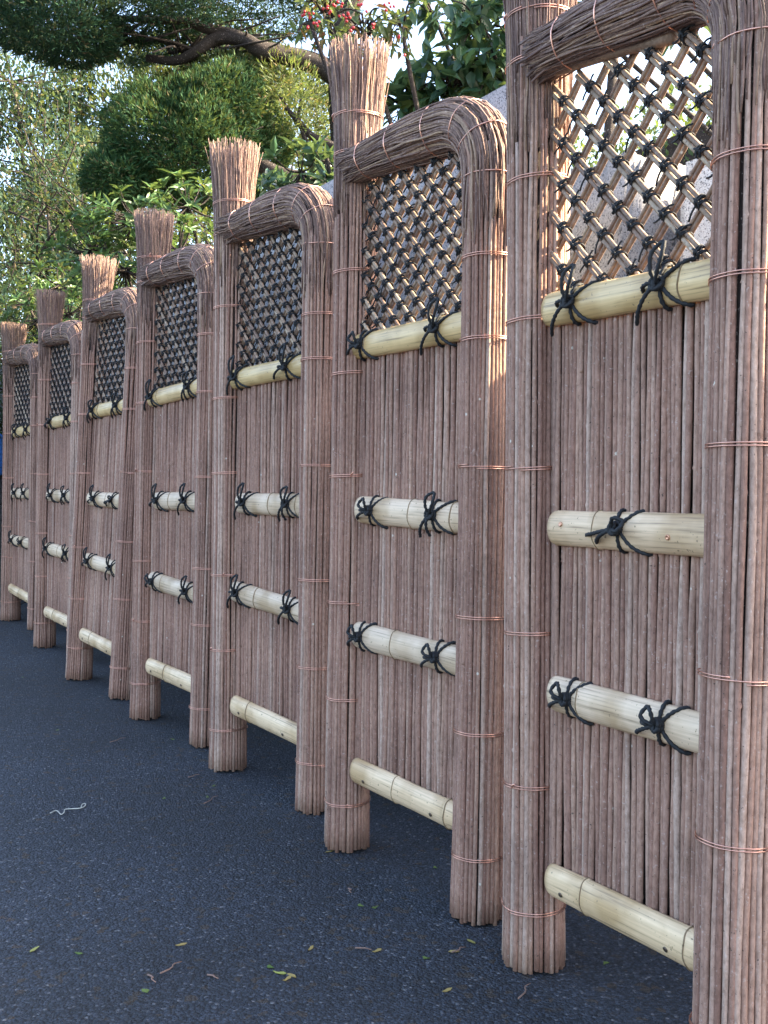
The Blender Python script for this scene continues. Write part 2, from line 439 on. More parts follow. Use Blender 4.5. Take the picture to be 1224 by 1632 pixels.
def rope_mesh_for_tie(kind, seed):
    r = random.Random(seed)
    g = Geo(); R = .0322; n0 = .0145; rr = .0030; K = .64
    def sf(x, ph, lift=0.0):
        a = math.radians(ph); return (x, -(n0+K*(R+lift)*math.cos(a)), (R+lift)*math.sin(a))
    def rope(pts, n=26, k=rr):
        P = smooth_path(pts, n)
        g.add(*tube(P, k, 8, lobes=2, twist=330))
    j = lambda a: r.uniform(-a, a)
    kx, kp = j(.004), 6+j(6)
    for x, p in ((-.008+j(.006), 100), (.036+j(.008), 100), (-.006+j(.006), -98), (.040+j(.01), -98)):
        rope([sf(x, p), sf(x*.85, p*.72), sf(x*.45+kx*.5, p*.38), sf(kx, kp, .004)])
    # knot
    for i in range(4):
        a = r.uniform(0, pi)
        P = [(kx+.0095*math.cos(t)*math.cos(a), -(n0+K*R+.006+.005*math.cos(t+i)), R*math.sin(math.radians(kp))+.009*math.sin(t)) for t in np.linspace(0, 2*pi, 14)]
        g.add(*tube(np.array(P), .0033, 6))
    zk = R*math.sin(math.radians(kp)); yk = -(n0+K*R+.008)
    def loop(ang, ln, wd):
        c, s_ = math.cos(ang), math.sin(ang)
        pts = []
        for q, w_ in ((0, 0), (.3, -.7), (.7, -1), (1, 0), (.7, 1), (.3, .7), (.02, .1)):
            a_, b_ = q*ln, w_*wd
            pts.append((kx + a_*c - b_*s_, yk - .012*math.sin(pi*q*.9), zk + a_*s_ + b_*c))
        rope(pts, 34)
    def tail(ang, ln, curl=0):
        c, s_ = math.cos(ang), math.sin(ang)
        pts = [(kx+q*ln*c - curl*q*q*s_, yk - .010*math.sin(pi*q)+.012*q, zk+q*ln*s_+curl*q*q*c) for q in (0, .35, .7, 1)]
        rope(pts, 20)
    if kind == 0:      # tall upright loop, long tail down left
        loop(math.radians(88+j(18)), .049+j(.010), .010); tail(math.radians(215+j(14)), .075+j(.016)); tail(math.radians(178+j(15)), .035, .01)
    elif kind == 1:    # small round loop
        loop(math.radians(115+j(14)), .029+j(.005), .011); tail(math.radians(208+j(10)), .062+j(.012)); tail(math.radians(190+j(8)), .04)
    elif kind == 2:    # loop lying to the upper right, tails down
        loop(math.radians(64+j(12)), .042+j(.006), .011); tail(math.radians(222+j(12)), .06+j(.01)); tail(math.radians(250+j(10)), .045)
    else:              # no standing loop, short stubs
        loop(math.radians(20+j(12)), .026, .010); tail(math.radians(205), .058); tail(math.radians(195), .078, -.006)
    return g.mesh('rope_tie')
TIE = {k: [rope_mesh_for_tie(k, 100+10*k+i) for i in range(2)] for k in range(4)}
TIEKIND = [  # per panel, per tied rail
 [[0, 0], [3], [1, 1]], [[1, 0], [1, 2], [1, 1]], [[0, 0], [0, 2], [0, 0]], [[0, 2], [0, 0], [1, 0]],
 [[2, 2], [0, 3], [0, 0]], [[3, 2], [0, 2], [0, 2]], [[2, 2], [0, 0], [0, 1]]]

def lashing_mesh(seed):
    r = random.Random(seed); g = Geo()
    a = math.radians(-45)            # front cane direction in x,z
    d = np.array([math.cos(a), 0, math.sin(a)]); e = np.array([-d[2], 0, d[0]]); f = np.array([0, -1., 0])
    for o, tl in ((-.0095, .004), (.0095, -.004)):
        for k in (0, .0042):
            t = np.linspace(0, 2*pi, 15)[:-1]
            P = np.array([d*(o+k+tl*math.sin(x)) + e*(.0112*math.cos(x)) + f*(.003+.0118*math.sin(x)) for x in t])
            g.add(*tube(P, .0019, 5, closed=True))
    P = smooth_path([d*-.011+f*.015, f*.019+e*.003, d*.011+f*.015], 8); g.add(*tube(P, .0024, 5))
    P = smooth_path([e*-.012+f*.006, f*.017, e*.012+f*.005], 8); g.add(*tube(P, .0024, 5))
    for sgn in (-1, 1):
        q = np.array([r.uniform(-.5, .5), 0, r.uniform(-.5, .5)])
        P = smooth_path([e*(sgn*.006)+f*.012, e*(sgn*.018)+f*.012+q*.01, e*(sgn*.026)+f*.008+q*.03], 7)
        g.add(*tube(P, .0021, 5))
    return g.mesh('rope_lashing')
LASH = [lashing_mesh(i) for i in range(5)]

def screw_mesh():
    g = Geo(); t = np.linspace(0, 2*pi, 12, endpoint=False)
    prof = [(.0042, .0), (.0042, -.0016), (.0030, -.0022), (.0016, -.0008), (.0, -.0008)]
    V = np.array([[rr*math.cos(x), y, rr*math.sin(x)] for rr, y in prof[:-1] for x in t] + [[0, -.0008, 0]])
    Q = [[i*12+j, i*12+(j+1) % 12, (i+1)*12+(j+1) % 12, (i+1)*12+j] for i in range(3) for j in range(12)]
    T = [[36+j, 36+(j+1) % 12, 48] for j in range(12)]
    g.add(V, Q, T); return g.mesh('screw')
SCREW = screw_mesh(); SCREW2 = SCREW.copy()

def bamboo_rail(root, i, ri, a, b, mat, R):
    """half-split bamboo: outer arc, wall thickness, cut ends, swollen joints"""
    (u0, z0), (u1, z1) = a, b
    L = math.hypot(u1-u0, z1-z0) + .016
    n = 44; xs = np.linspace(0, L, n)
    pos = [rng.uniform(.08, .2), rng.uniform(.26, .4)] if ri != 0 else [rng.uniform(.05, .1) if i else .325]
    pos = [p for p in pos if .03 < p < L-.03][:(2 if rng.rand() < .4 else 1)]
    xs = np.sort(np.concatenate([xs] + [[p-.006, p-.003, p, p+.003, p+.006] for p in pos]))
    rad = np.full(len(xs), R) + wob(len(xs), .0005)
    for p in pos: rad += .0018*np.exp(-((xs-p)/.0045)**2)
    rad[0] -= .0016; 
    ph = np.linspace(math.radians(-93), math.radians(93), 19)
    V = []; th = .006
    for x, r_ in zip(xs, rad):
        for p_ in ph: V.append((x, -(.002 + .64*r_*math.cos(p_)), r_*math.sin(p_)))
        for p_ in ph[::-1]: V.append((x, -(.002 + .64*(r_-th)*math.cos(p_)), (r_-th)*math.sin(p_)))
    m = 38; Q = []
    for k in range(len(xs)-1):
        for j in range(m): Q.append((k*m+j, (k+1)*m+j, (k+1)*m+(j+1) % m, k*m+(j+1) % m))
    for k, fl in ((0, 0), (len(xs)-1, 1)):
        for j in range(18):
            q = (k*m+j, k*m+j+1, k*m+36-j, k*m+37-j); Q.append(q if fl == 0 else q[::-1])
    g = Geo(); g.add(np.array(V), Q)
    o = obj('bamboo_rail', g.mesh('bamboo_rail'), mat, root, (u0, -.0125, z0))
    o.rotation_euler.y = -math.atan2(z1-z0, u1-u0)
    for p in pos:                                   # joint ring
        t = np.linspace(math.radians(-92), math.radians(92), 18)
        P = np.array([(p+.0008*math.sin(5*x), -(.002+.64*(R+.0016)*math.cos(x)), (R+.0016)*math.sin(x)) for x in t])
        g = Geo(); g.add(*tube(P, .0010+.0007*rng.rand(), 5)); obj('bamboo_node', g.mesh('bamboo_node'), M_node, o)
    def screw(x, ph_, me, mt):
        a_ = math.radians(ph_)
        s_ = obj('screw', me, mt, o, (x, -(.002+.64*(R+.0002)*math.cos(a_)), R*math.sin(a_))); s_.rotation_euler.x = -a_
    if ri == 3: screw(.045+rng.uniform(-.01, .01), -20, SCREW, M_screw); screw(L-.10+rng.uniform(-.02, .02), -22, SCREW, M_screw)
    if ri == 1 and i == 0: screw(.038, 14, SCREW2, M_washer); screw(L-.105, -8, SCREW2, M_washer)
    return o

def ring(center, T, f1, R, turns, rr, phase):
    """copper wire wound round a bundle: center, two axes"""
    n = 30*turns
    t = np.linspace(0, 2*pi*turns*.97, n) + phase
    f2 = np.cross(T, f1)
    pit = (t-t[0])/(2*pi)*.0042
    wv = .0006*np.sin(7*t+phase)
    P = center[None] + (R+wv)[:, None]*(np.cos(t)[:, None]*f1 + np.sin(t)[:, None]*f2) + (pit + .002*np.sin(t+1))[:, None]*T
    return tube(P, rr, 6)

def fence(i):
    x, y, a, lean, tilt, rails, ties, Ht, Ha, R = PANELS[i]
    root = empty('brushwood_fence', (x, y, 0)); root.rotation_euler = (-lean, tilt, a)
    tag(root, LABELS[i], 'fence panel', 'row of seven brushwood fence panels')
    # ---------------- tall post
    HT0 = Ht-.36
    g = Geo(); g.add(*tube([(0, 0, .012), (0, 0, .6), (0, 0, Ht-.25)], [R-.013, R-.014, R-.016], 16))
    tp = obj('tall_post', g.mesh('tall_post'), M_core, root); tp.rotation_euler.y = (-.008, .005, 0, 0, 0, 0, 0)[i]
    def prof(z):                       # outer radius of the bundle up the post
        return R*np.interp(z, [0, .12, .5, 1.2, HT0, Ht-.2, Ht-.12, Ht], [1.02, .985, .97, .97, 1.0, 1.03, 1.10, 1.30])
    ns = 35
    for k in range(ns):
        th0 = 2*pi*(k+rng.uniform(-.12, .12))/ns
        r0 = rng.uniform(.0042, .0053)
        n = 30; z = np.linspace(rng.uniform(0, .010), Ht-rng.uniform(.16, .40), n)
        rs = r0*np.interp(z, [0, 1.1, Ht-.2], [1.03, .95, .6])*(1+wob(n, .025, 4))
        for q in rng.choice(n-2, 4)+1: rs[q] *= rng.uniform(.88, 1.16)
        th = th0 + (wob(n, .024)+wob(n, .018, 8))*np.interp(z, [0, .2, 2], [.4, 1, 1.4])
        rc = prof(z)-rs-.0002+wob(n, .0008)+rng.uniform(-.0022, .0006)
        P = np.stack([rc*np.cos(th), rc*np.sin(th), z], 1)
        stick(P, rs, tp, 6)
    g = Geo()
    for k in range(620):
        th0 = rng.uniform(0, 2*pi); zs = rng.uniform(HT0-.06, Ht-.24); ze = Ht-abs(rng.normal(0, .014))
        q = math.sqrt(rng.uniform(.02, 1.0)) if k > 380 else rng.uniform(.93, 1.02)
        n = 8; z = np.linspace(zs, ze, n); f = np.linspace(0, 1, n)
        rad0 = prof(z)-.002
        rc = rad0*(.95*(1-f**1.5)+q*f**1.5 if k > 380 else q) + wob(n, .0012)
        th = th0+wob(n, .03)+rng.normal(0, .06)*f*f
        if rng.rand() < .04: rc = rc + .018*f**3; ze += .01
        rr = rng.uniform(.0009, .0020)*np.interp(f, [0, .15, .7, 1], [.8, 1, .8, .45])
        g.add(*tube(np.stack([rc*np.cos(th), rc*np.sin(th), z], 1), rr, 5))
    obj('twig_bundle', g.mesh('twig_bundle'), M_twig, tp, kind='stuff')
    zw = [.10, .33, .57, .88, 1.13, 1.38, Ht-.265, Ht-.19] if i == 0 else [.12, .36, .56, .86, 1.10, 1.33, Ht-.255, Ht-.175]
    for z in zw:
        z += rng.uniform(-.02, .02)
        g = Geo(); g.add(*ring(np.array([0, 0, z]), np.array([rng.uniform(-.04, .04), 0, 1.]), np.array([1., 0, 0]), float(prof(z))+.0009, 2, .00098, rng.rand()*6))
        if rng.rand() < .5:
            a_ = rng.uniform(-2.6, -.6); e_ = np.array([math.cos(a_), math.sin(a_), 0]); q_ = e_*(float(prof(z))+.0012)+np.array([0, 0, z+.003])
            g.add(*tube(smooth_path([q_, q_+e_*.004+np.array([.004, 0, .004]), q_+e_*.002+np.array([.011, 0, .009])], 7), .0016, 5, lobes=2, twist=700))
        obj('copper_wire', g.mesh('copper_wire'), M_copper, tp)
    # ---------------- arched post
    Rb = .105; zc = Ha-.052; z1 = zc-Rb; lift_l = .034 if i == 0 else .004
    sh = (.012, .0, 0, 0, 0, 0, 0)[i]
    pts = [(WP, 0, WP*tilt)] + [(WP+sh*z_, 0, z_) for z_ in np.linspace(.15, z1-.02, 9)]
    pts += [(WP+sh*z1-Rb+Rb*math.cos(t), -.004*t, z1+Rb*math.sin(t)) for t in np.linspace(.08, pi/2*.98, 7)]
    pts += [(u_, -.006-.026*(1-u_/(WP-Rb))**1.3, zc+.006*math.sin(8*u_)+(lift_l-.012)*(1-u_/(WP-Rb))) for u_ in np.linspace(WP-Rb-.05, .03, 6)]
    C = smooth_path(pts, 160)
    S = np.concatenate([[0], np.cumsum(np.linalg.norm(np.diff(C, axis=0), axis=1))]); SL = S[-1]
    T = np.gradient(C, axis=0); T /= np.linalg.norm(T, axis=1)[:, None]
    F1 = np.tile(np.array([0, -1., 0]), (len(C), 1)); F1 -= T*np.sum(F1*T, 1)[:, None]; F1 /= np.linalg.norm(F1, axis=1)[:, None]
    F2 = np.cross(T, F1)
    s_b = z1; s_e = z1 + Rb*pi/2
    Ra = R*.985
    def aprof(s): return Ra*np.interp(s, [0, .15, .6, s_b-.1, s_b+.02, s_e, s_e+.1, SL-.1, SL-.04, SL], [1.02, .98, .97, .97, .99, .98, .96, .80, .74, .78])
    def place(s, rc, th):
        ci = np.stack([np.interp(s, S, C[:, k]) for k in range(3)], 1)
        f1 = np.stack([np.interp(s, S, F1[:, k]) for k in range(3)], 1); f2 = np.stack([np.interp(s, S, F2[:, k]) for k in range(3)], 1)
        return ci + (rc*np.cos(th))[:, None]*f1 + (rc*np.sin(th))[:, None]*f2
    ss = np.linspace(.012, SL-.08, 60)
    g = Geo(); g.add(*tube(place(ss, 0*ss, 0*ss), aprof(ss)-.013, 14))
    ap = obj('arched_post', g.mesh('arched_post'), M_core, root)
    for k in range(ns):
        th0 = 2*pi*(k+rng.uniform(-.12, .12))/ns
        r0 = rng.uniform(.0042, .0053); n = 34
        s = np.linspace(rng.uniform(0, .010), s_b+rng.uniform(-.02, .20), n)
        rs = r0*np.interp(s, [0, 1.0, s_b, s_e+.05], [1.03, .97, .8, .45])*(1+wob(n, .025, 4))
        for q in rng.choice(n-2, 4)+1: rs[q] *= rng.uniform(.88, 1.16)
        th = th0+(wob(n, .024)+wob(n, .018, 8))*np.interp(s, [0, .2, 2], [.4, 1, 1.4])
        stick(place(s, aprof(s)-rs-.0002+wob(n, .0008)+rng.uniform(-.0022, .0006), th), rs, ap, 6)
    g = Geo()
    for k in range(420):
        th0 = rng.uniform(0, 2*pi); s0 = s_b+rng.uniform(-.16, .10) if k < 280 else s_e+rng.uniform(-.1, .15)
        s1 = min(SL-abs(rng.normal(0, .02)), s0+rng.uniform(.28, .6)); n = 16
        s = np.linspace(s0, s1, n); f = np.linspace(0, 1, n)
        lift = rng.uniform(-.004, .0016) if rng.rand() < .95 else rng.uniform(.001, .004)
        rr = rng.uniform(.0012, .0027)*np.interp(f, [0, .1, .7, 1], [.6, 1, .8, .4])
        rc = aprof(s)-.001+lift*np.sin(pi*f)+wob(n, .0015)
        th = th0+wob(n, .045)+rng.normal(0, .15)*f
        g.add(*tube(place(s, rc, th), rr, 5))
    for k in range(60):                         # raw cut ends fanning out at the tip
        th0 = rng.uniform(0, 2*pi); s = np.linspace(SL-.09, SL+.0, 6); f = np.linspace(0, 1, 6)
        rc = Ra*rng.uniform(.25, .75)+.012*f*rng.rand()
        P = place(s, rc*np.ones(6), th0+wob(6, .05)); P[-1] += np.array([-.012*rng.rand(), 0, rng.uniform(-.006, .004)])
        g.add(*tube(P, rng.uniform(.0012, .0026), 5))
    obj('twig_bundle', g.mesh('twig_bundle'), M_twig, ap, kind='stuff')
    for s in [.11, .36, .58, .87, 1.12, 1.27, s_b-.03, s_b+.05, s_b+.105, s_e+.03, s_e+.15, s_e+.26]:
        if s < s_b-.05: s += rng.uniform(-.02, .02)
        k = int(np.searchsorted(S, s))
        g = Geo(); g.add(*ring(C[k], T[k]+np.array([0, 0, rng.uniform(-.04, .04)]), F1[k], float(aprof(s))+.0012, 2 if s < s_b-.1 else 1, .00098 if s < s_b-.1 else .0013, rng.rand()*6))
        obj('copper_wire', g.mesh('copper_wire'), M_copper, ap)
    # ---------------- brushwood infill
    zT = .5*(rails[0][0][1]+rails[0][1][1]); zB = .5*(rails[3][0][1]+rails[3][1][1])
    ub0, ub1 = R*.80, WP-R*.80
    def zB_at(u): (p, q), (r_, s_) = rails[3]; return q+(s_-q)*(u-p)/(r_-p)
    def zT_at(u): (p, q), (r_, s_) = rails[0]; return q+(s_-q)*(u-p)/(r_-p)
    V = [(ub0, .005, zB_at(ub0)-.02), (ub1, .005, zB_at(ub1)-.02), (ub1, .005, zT_at(ub1)+.008), (ub0, .005, zT_at(ub0)+.008)]
    V = np.array(V + [(p, .016, r_) for p, q, r_ in V])
    g = Geo(); g.add(V, [(0, 1, 2, 3), (7, 6, 5, 4), (0, 4, 5, 1), (1, 5, 6, 2), (2, 6, 7, 3), (3, 7, 4, 0)])
    ip = obj('infill_panel', g.mesh('infill_panel', False), M_core, root)
    u = ub0+.006; k = 0
    while u < ub1-.004:
        r0 = rng.uniform(.0042, .0057); u += r0*1.035
        if rng.rand() < .07: u += rng.uniform(.001, .0035)
        n = 26; z = np.linspace(zB_at(u)-.018+rng.uniform(-.004, .003), zT_at(u)+rng.uniform(-.002, .010), n)
        rs = r0*np.linspace(1.05, .93, n)*(1+wob(n, .03, 4))
        for q in rng.choice(n-2, 4)+1: rs[q] *= rng.uniform(.86, 1.18)
        P = np.stack([u+wob(n, .0011, 3)+wob(n, .0011, 8)*.8+rng.uniform(-.003, .003)*np.linspace(-1, 1, n), -.0050-.0045*rng.rand()+wob(n, .001), z], 1)
        stick(P, rs, ip, 5)
        u += r0*1.035
    # ---------------- lattice of paired canes, lashed with black rope
    sv = .070 if i == 0 else .055
    uA, uB = R*.7, WP-R*.75+(.012*1.3 if i == 0 else 0)
    vA, vB = zT+.0, Ha-.085
    off1, off2 = rng.uniform(0, sv), rng.uniform(0, sv)
    def seg(c, sg):                      # line v = c + sg*(u-uA)
        pts_ = []
        for u_ in (uA, uB):
            v_ = c+sg*(u_-uA)
            if vA <= v_ <= vB: pts_.append((u_, v_))
        for v_ in (vA, vB):
            u_ = uA+(v_-c)/sg
            if uA < u_ < uB: pts_.append((u_, v_))
        return pts_ if len(pts_) == 2 else None
    lines = {-1: [], 1: []}
    for sg, of in ((-1, off1), (1, off2)):
        c = vA - (uB-uA)*(1 if sg > 0 else 0) + of
        while c < vB + (uB-uA)*(1 if sg < 0 else 0):
            s_ = seg(c, sg)
            if s_ and math.dist(*s_) > .03:
                lines[sg].append(c)
                (p0, q0), (p1, q1) = sorted(s_)
                d = np.array([p1-p0, q1-q0]); d /= np.linalg.norm(d); nn = np.array([-d[1], d[0]])
                for h in (-1, 1):
                    m_ = 7; f = np.linspace(-.012, 1.012, m_)
                    rr = rng.uniform(.0040, .0050)*(.84 if i == 0 else .92)
                    yv = (-.0085 if sg < 0 else .0035) + rng.uniform(-.001, .001)
                    P = np.stack([p0+(p1-p0)*f+nn[0]*h*.0044, np.full(m_, yv), q0+(q1-q0)*f+nn[1]*h*.0044], 1)
                    P[:, 0] += wob(m_, .0006); P[:, 2] += wob(m_, .0006)
                    g = Geo(); g.add(*tube(P, rr, 7)); obj('lattice_cane', g.mesh('lattice_cane'), M_cane, root)
            c += sv
    for c1 in lines[-1]:
        for c2 in lines[1]:
            u_ = uA+(c1-c2)/2; v_ = c1-(u_-uA)
            if uA+.008 < u_ < uB-.008 and vA+.022 < v_ < vB-.004:
                o = obj('rope_lashing', LASH[rng.randint(5)], M_rope, root, (u_, -.003, v_))
                o.rotation_euler.y = rng.uniform(-.15, .15)
                o.scale = (.76 if i == 0 else .76,)*3
    # split bamboo strip under the arch
    if i == 0:
      g = Geo(); g.add(*tube(smooth_path([(R*.9, -.022, Ha-.094+lift_l), (.2, -.012, Ha-.098+lift_l*.5), (WP-.13, -.004, Ha-.106)], 14), .011, 10))
      obj('bamboo_strip', g.mesh('bamboo_strip'), M_cane, root)
    # ---------------- bamboo rails and rope ties
    RR = [.0285, .0300, .0300, .0290]
    for ri, (p, q) in enumerate(rails):
        o = bamboo_rail(root, i, ri, p, q, (M_bamtop, M_bamgrey, M_bamgrey, M_bampale)[ri], RR[ri])
        if ri < 3:
            for k, u_ in enumerate(ties[ri]):
                kk = TIEKIND[i][ri][k % len(TIEKIND[i][ri])]
                z_ = p[1]+(q[1]-p[1])*(u_-p[0])/(q[0]-p[0])
                t = obj('rope_tie', TIE[kk][rng.randint(2)], M_rope, root, (u_-.008, .0005, z_))
                t.rotation_euler = (0, o.rotation_euler.y + rng.uniform(-.08, .08), 0)
                sc_ = rng.uniform(.97, 1.1); t.scale = (sc_, 1, 1)
    return root
for i in range(7): fence(i)

# ------------------------------------------------------------------ foliage helpers
def rand_dirs(n):
    v = rng.normal(size=(n, 3)); return v/np.linalg.norm(v, axis=1)[:, None]
LEAF_LANCE = (np.array([(0, 0, 0), (.25, .5, .05), (.25, -.5, .05), (.3, 0, -.02), (.65, .38, .03), (.65, -.38, .03), (.65, 0, -.05), (1, 0, -.14)]),
              [(0, 3, 1), (0, 2, 3), (1, 3, 6), (1, 6, 4), (2, 6, 3), (2, 5, 6), (4, 6, 7), (5, 7, 6)])
LEAF_SIMPLE = (np.array([(0, 0, 0), (.45, .5, .04), (.45, -.5, .04), (1, 0, -.08)]), [(0, 2, 1), (1, 2, 3)])
def leaves_geo(P, D, U, L, W, base):
    """leaf blades at points P along D with upper side towards U"""
    D = D/np.linalg.norm(D, axis=1)[:, None]
    Y = np.cross(U, D); Y /= np.linalg.norm(Y, axis=1)[:, None]+1e-9
    Z = np.cross(D, Y)
    bv, bf = base; bf = np.array(bf)
    V = (P[:, None, :] + D[:, None, :]*(bv[None, :, 0:1]*L[:, None, None]) + Y[:, None, :]*(bv[None, :, 1:2]*W[:, None, None])
         + Z[:, None, :]*(bv[None, :, 2:3]*L[:, None, None]))
    n, k = len(P), len(bv)
    F = (bf[None]+(np.arange(n)*k)[:, None, None]).reshape(-1, 3)
    return V.reshape(-1, 3), F
def leaf_mesh(name, parts):
    g = Geo()
    for V, F in parts: g.add(V, None, F)
    return g.mesh(name, False)
def lump(P, seed, s):
    """cheap smooth 3-D lump noise"""
    r = np.random.RandomState(seed); v = 0
    for k in range(7):
        w_ = r.normal(size=3)*s*(1+.45*k); v = v+np.sin(P@w_+r.rand()*6.3)/(1+.35*k)
    return v/3.0
def limb(g, pts, r0, r1, n=18, sides=8, knob=.06):
    P = smooth_path(pts, n); f = np.linspace(0, 1, n)
    P = P+np.stack([wob(n, .012*r0/.05) for _ in range(3)], 1)
    g.add(*tube(P, (r0+(r1-r0)*f)*(1+wob(n, knob)), sides)); return P

def pad(c, r, n, seed, mat, parent, name='crown', L=.036, W=.0075, flat=.45, light=0):
    """a clipped cloud of conifer sprays: lumpy rounded top, flatter hollow underside"""
    c = np.array(c); r = np.array(r); n = int(n*2.3)
    d = rand_dirs(n); d[:, 2] = np.where(d[:, 2] < 0, d[:, 2]*flat, d[:, 2])
    q = rng.uniform(.0, 1, n)**.33
    q = np.where(rng.rand(n) < .6, .84+.16*rng.rand(n), q)
    P0 = d*q[:, None]
    lp = lump(P0, seed, 2.6); lp2 = lump(P0, seed+3, 6.5)
    P0 = P0*(1+.17*lp+.10*lp2+.05*lump(P0, seed+5, 15))[:, None]
    keep = (lp2*.6+lump(P0, seed+9, 11)*.6 > -.25) | (rng.rand(n) < .12)
    P0 = P0[keep]; d = d[keep]; m = len(P0)
    P = c+P0*r
    D = d*r[::-1].mean()/r+.75*rand_dirs(m)+np.array([0, 0, .45])
    U = d+.8*rand_dirs(m)
    s = rng.uniform(.55, 1.25, m)
    return obj(name, leaf_mesh(name, [leaves_geo(P, D, U, L*s, W*s, LEAF_SIMPLE)]), mat, parent)

# ------------------------------------------------------------------ clipped conifer (cloud-pruned)
def tree(name, base, label, cat='tree', group=None):
    t = empty(name, base); tag(t, label, cat, group); return t
def local(t, v): return np.array(v, float)-np.array(t.location)
YT = 5.4
b = at(560, 700, YT); t = tree('clipped_conifer', (b.x, b.y, 0), 'large dark clipped conifer with layered pads on a thick bent branch, upper left')
L_ = lambda px, py, Y: tuple(local(t, at(px, py, Y)))
g = Geo()
limb(g, [(0, 0, -.05), (.05, .0, .9), (-.04, .05, 1.8), L_(545, 100, YT), L_(590, -60, YT)], .085, .05, 30, 10)
limb(g, [L_(560, 140, YT), L_(500, 104, YT), L_(452, 96, YT-.05), L_(415, 88, YT-.1), L_(385, 66, YT-.1), L_(345, 60, YT-.1), L_(320, 74, YT-.1), L_(285, 90, YT-.05), L_(235, 92, YT)], .06, .02, 34, 10)
limb(g, [L_(400, 75, YT-.1), L_(330, 42, YT-.1), L_(250, 30, YT-.2), L_(120, 40, YT-.2)], .035, .012, 22)
limb(g, [L_(555, 330, YT), L_(500, 290, YT), L_(440, 275, YT), L_(380, 250, YT), L_(300, 240, YT), L_(215, 240, YT)], .06, .015, 26, 10)
limb(g, [L_(545, 240, YT), L_(500, 220, YT), L_(470, 190, YT), L_(445, 150, YT)], .028, .008, 18)
limb(g, [L_(540, 260, YT), L_(505, 245, YT), L_(480, 205, YT), L_(478, 160, YT)], .02, .006, 18)
for k in range(80):
    a_ = rng.randint(3); cpx, cpy = ((190, 40), (290, 230), (330, 60))[a_]
    p0 = L_(cpx+rng.uniform(-60, 60), cpy+25, YT); p1 = L_(cpx+rng.uniform(-150, 140), cpy+rng.uniform(-50, 40), YT+rng.uniform(-.35, .3))
    limb(g, [p0, tuple((np.array(p0)+np.array(p1))/2+rng.normal(0, .03, 3)), p1], .010, .003, 10, 5)
obj('trunk', g.mesh('trunk'), M_branch, t)
pad(L_(150, 15, YT-.15), (.62, .6, .30), 15000, 1, M_conifer, t)
pad(L_(80, 50, YT-.3), (.34, .4, .26), 7000, 12, M_conifer, t)
pad(L_(370, 0, YT+.1), (.55, .5, .24), 11000, 2, M_conifer, t)
pad(L_(295, 240, YT), (.40, .42, .36), 20250, 3, M_dome, t, flat=.8)
pad(L_(355, 178, YT+.05), (.25, .35, .22), 8100, 23, M_dome, t, flat=.9)
pad(L_(192, 288, YT-.1), (.19, .26, .15), 5400, 13, M_dome, t, flat=.9)
pad(L_(400, 235, YT+.2), (.22, .3, .24), 6075, 4, M_dome, t, flat=.8)
pad(L_(375, 128, YT+.15), (.30, .28, .09), 2600, 33, M_conlight, t, flat=.9)  # sunlit top edge of the dome, put in as lighter yellow-green needles
pad(L_(300, 150, YT+.3), (.26, .2, .10), 2200, 34, M_conlight, t, flat=.9)  # same sunlit edge further left, sunlight given by leaf colour
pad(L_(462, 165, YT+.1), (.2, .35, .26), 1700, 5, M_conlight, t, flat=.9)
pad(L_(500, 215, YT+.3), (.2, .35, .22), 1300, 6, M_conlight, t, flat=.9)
pad(L_(410, 120, YT+.35), (.26, .25, .13), 2200, 15, M_conlight, t, flat=.9)  # upper right rim, lighter colour standing in for sun on the needles

# ------------------------------------------------------------------ open, twiggy trees behind on the left
def bushy(name, base, label, spread, height, seed, mat, nleaf, L=.05, W=.02, r0=.05, z0=.4, levels=4, cat='tree', group=None, fan=.55, leafbase=LEAF_SIMPLE, kids=(4, 3, 3, 3)):
    r = np.random.RandomState(seed)
    t = tree(name, base, label, cat, group); g = Geo(); tips = []
    def grow(p, d, ln, rad, lv):
        n = 6; pts = [p]
        for k in range(5):
            d = d+r.normal(0, .30, 3)*np.array([1, 1, .8])+np.array([0, 0, .06]); d /= np.linalg.norm(d)
            pts.append(pts[-1]+d*ln/5)
        g.add(*tube(smooth_path(pts, 14), np.linspace(rad, rad*.6, 14), 6 if lv < 2 else 4))
        if lv >= levels-2: tips.extend([(q, d) for q in pts[1:]])
        if lv < levels-1:
            for k in range(kids[lv]):
                q = pts[1+r.randint(5)]
                dd = d+r.normal(0, fan*1.15, 3); dd[2] += .12; dd /= np.linalg.norm(dd)
                grow(q, dd, ln*r.uniform(.62, .85), rad*.55, lv+1)
    for k in range(5):
        d = np.array([r.normal(0, fan), r.normal(0, fan), 1.0]); d /= np.linalg.norm(d)
        d[:2] *= spread
        grow(np.array([r.normal(0, .06), r.normal(0, .06), -.03]), d, height*.42, r0, 0)
    obj('trunk', g.mesh('trunk'), M_branch, t)
    tips = [v for v in tips if v[0][2] > 1.0]
    P = np.array([q for q, _ in tips]); Dn = np.array([d for _, d in tips])
    k = r.randint(len(P), size=nleaf)
    pp = P[k]+r.normal(0, .085, (nleaf, 3)); pp[:, 2] = np.abs(pp[:, 2])+.02
    D = Dn[k]*.6+rand_dirs(nleaf); U = rand_dirs(nleaf)*.7+np.array([0, 0, 1.])
    s = r.uniform(.6, 1.25, nleaf)
    obj('crown', leaf_mesh('crown', [leaves_geo(pp, D, U, L*s, W*s, leafbase)]), mat, t)
    return t
def base_at(px, Y): p = at(px, 770, Y); return (p.x, Y, 0)
bushy('garden_tree', base_at(40, 8.2), 'open twiggy grey green tree filling the left edge behind the fence', 1.0, 4.9, 3, M_grey, 26000, .05, .019, .05, levels=5, kids=(3, 3, 3, 3))
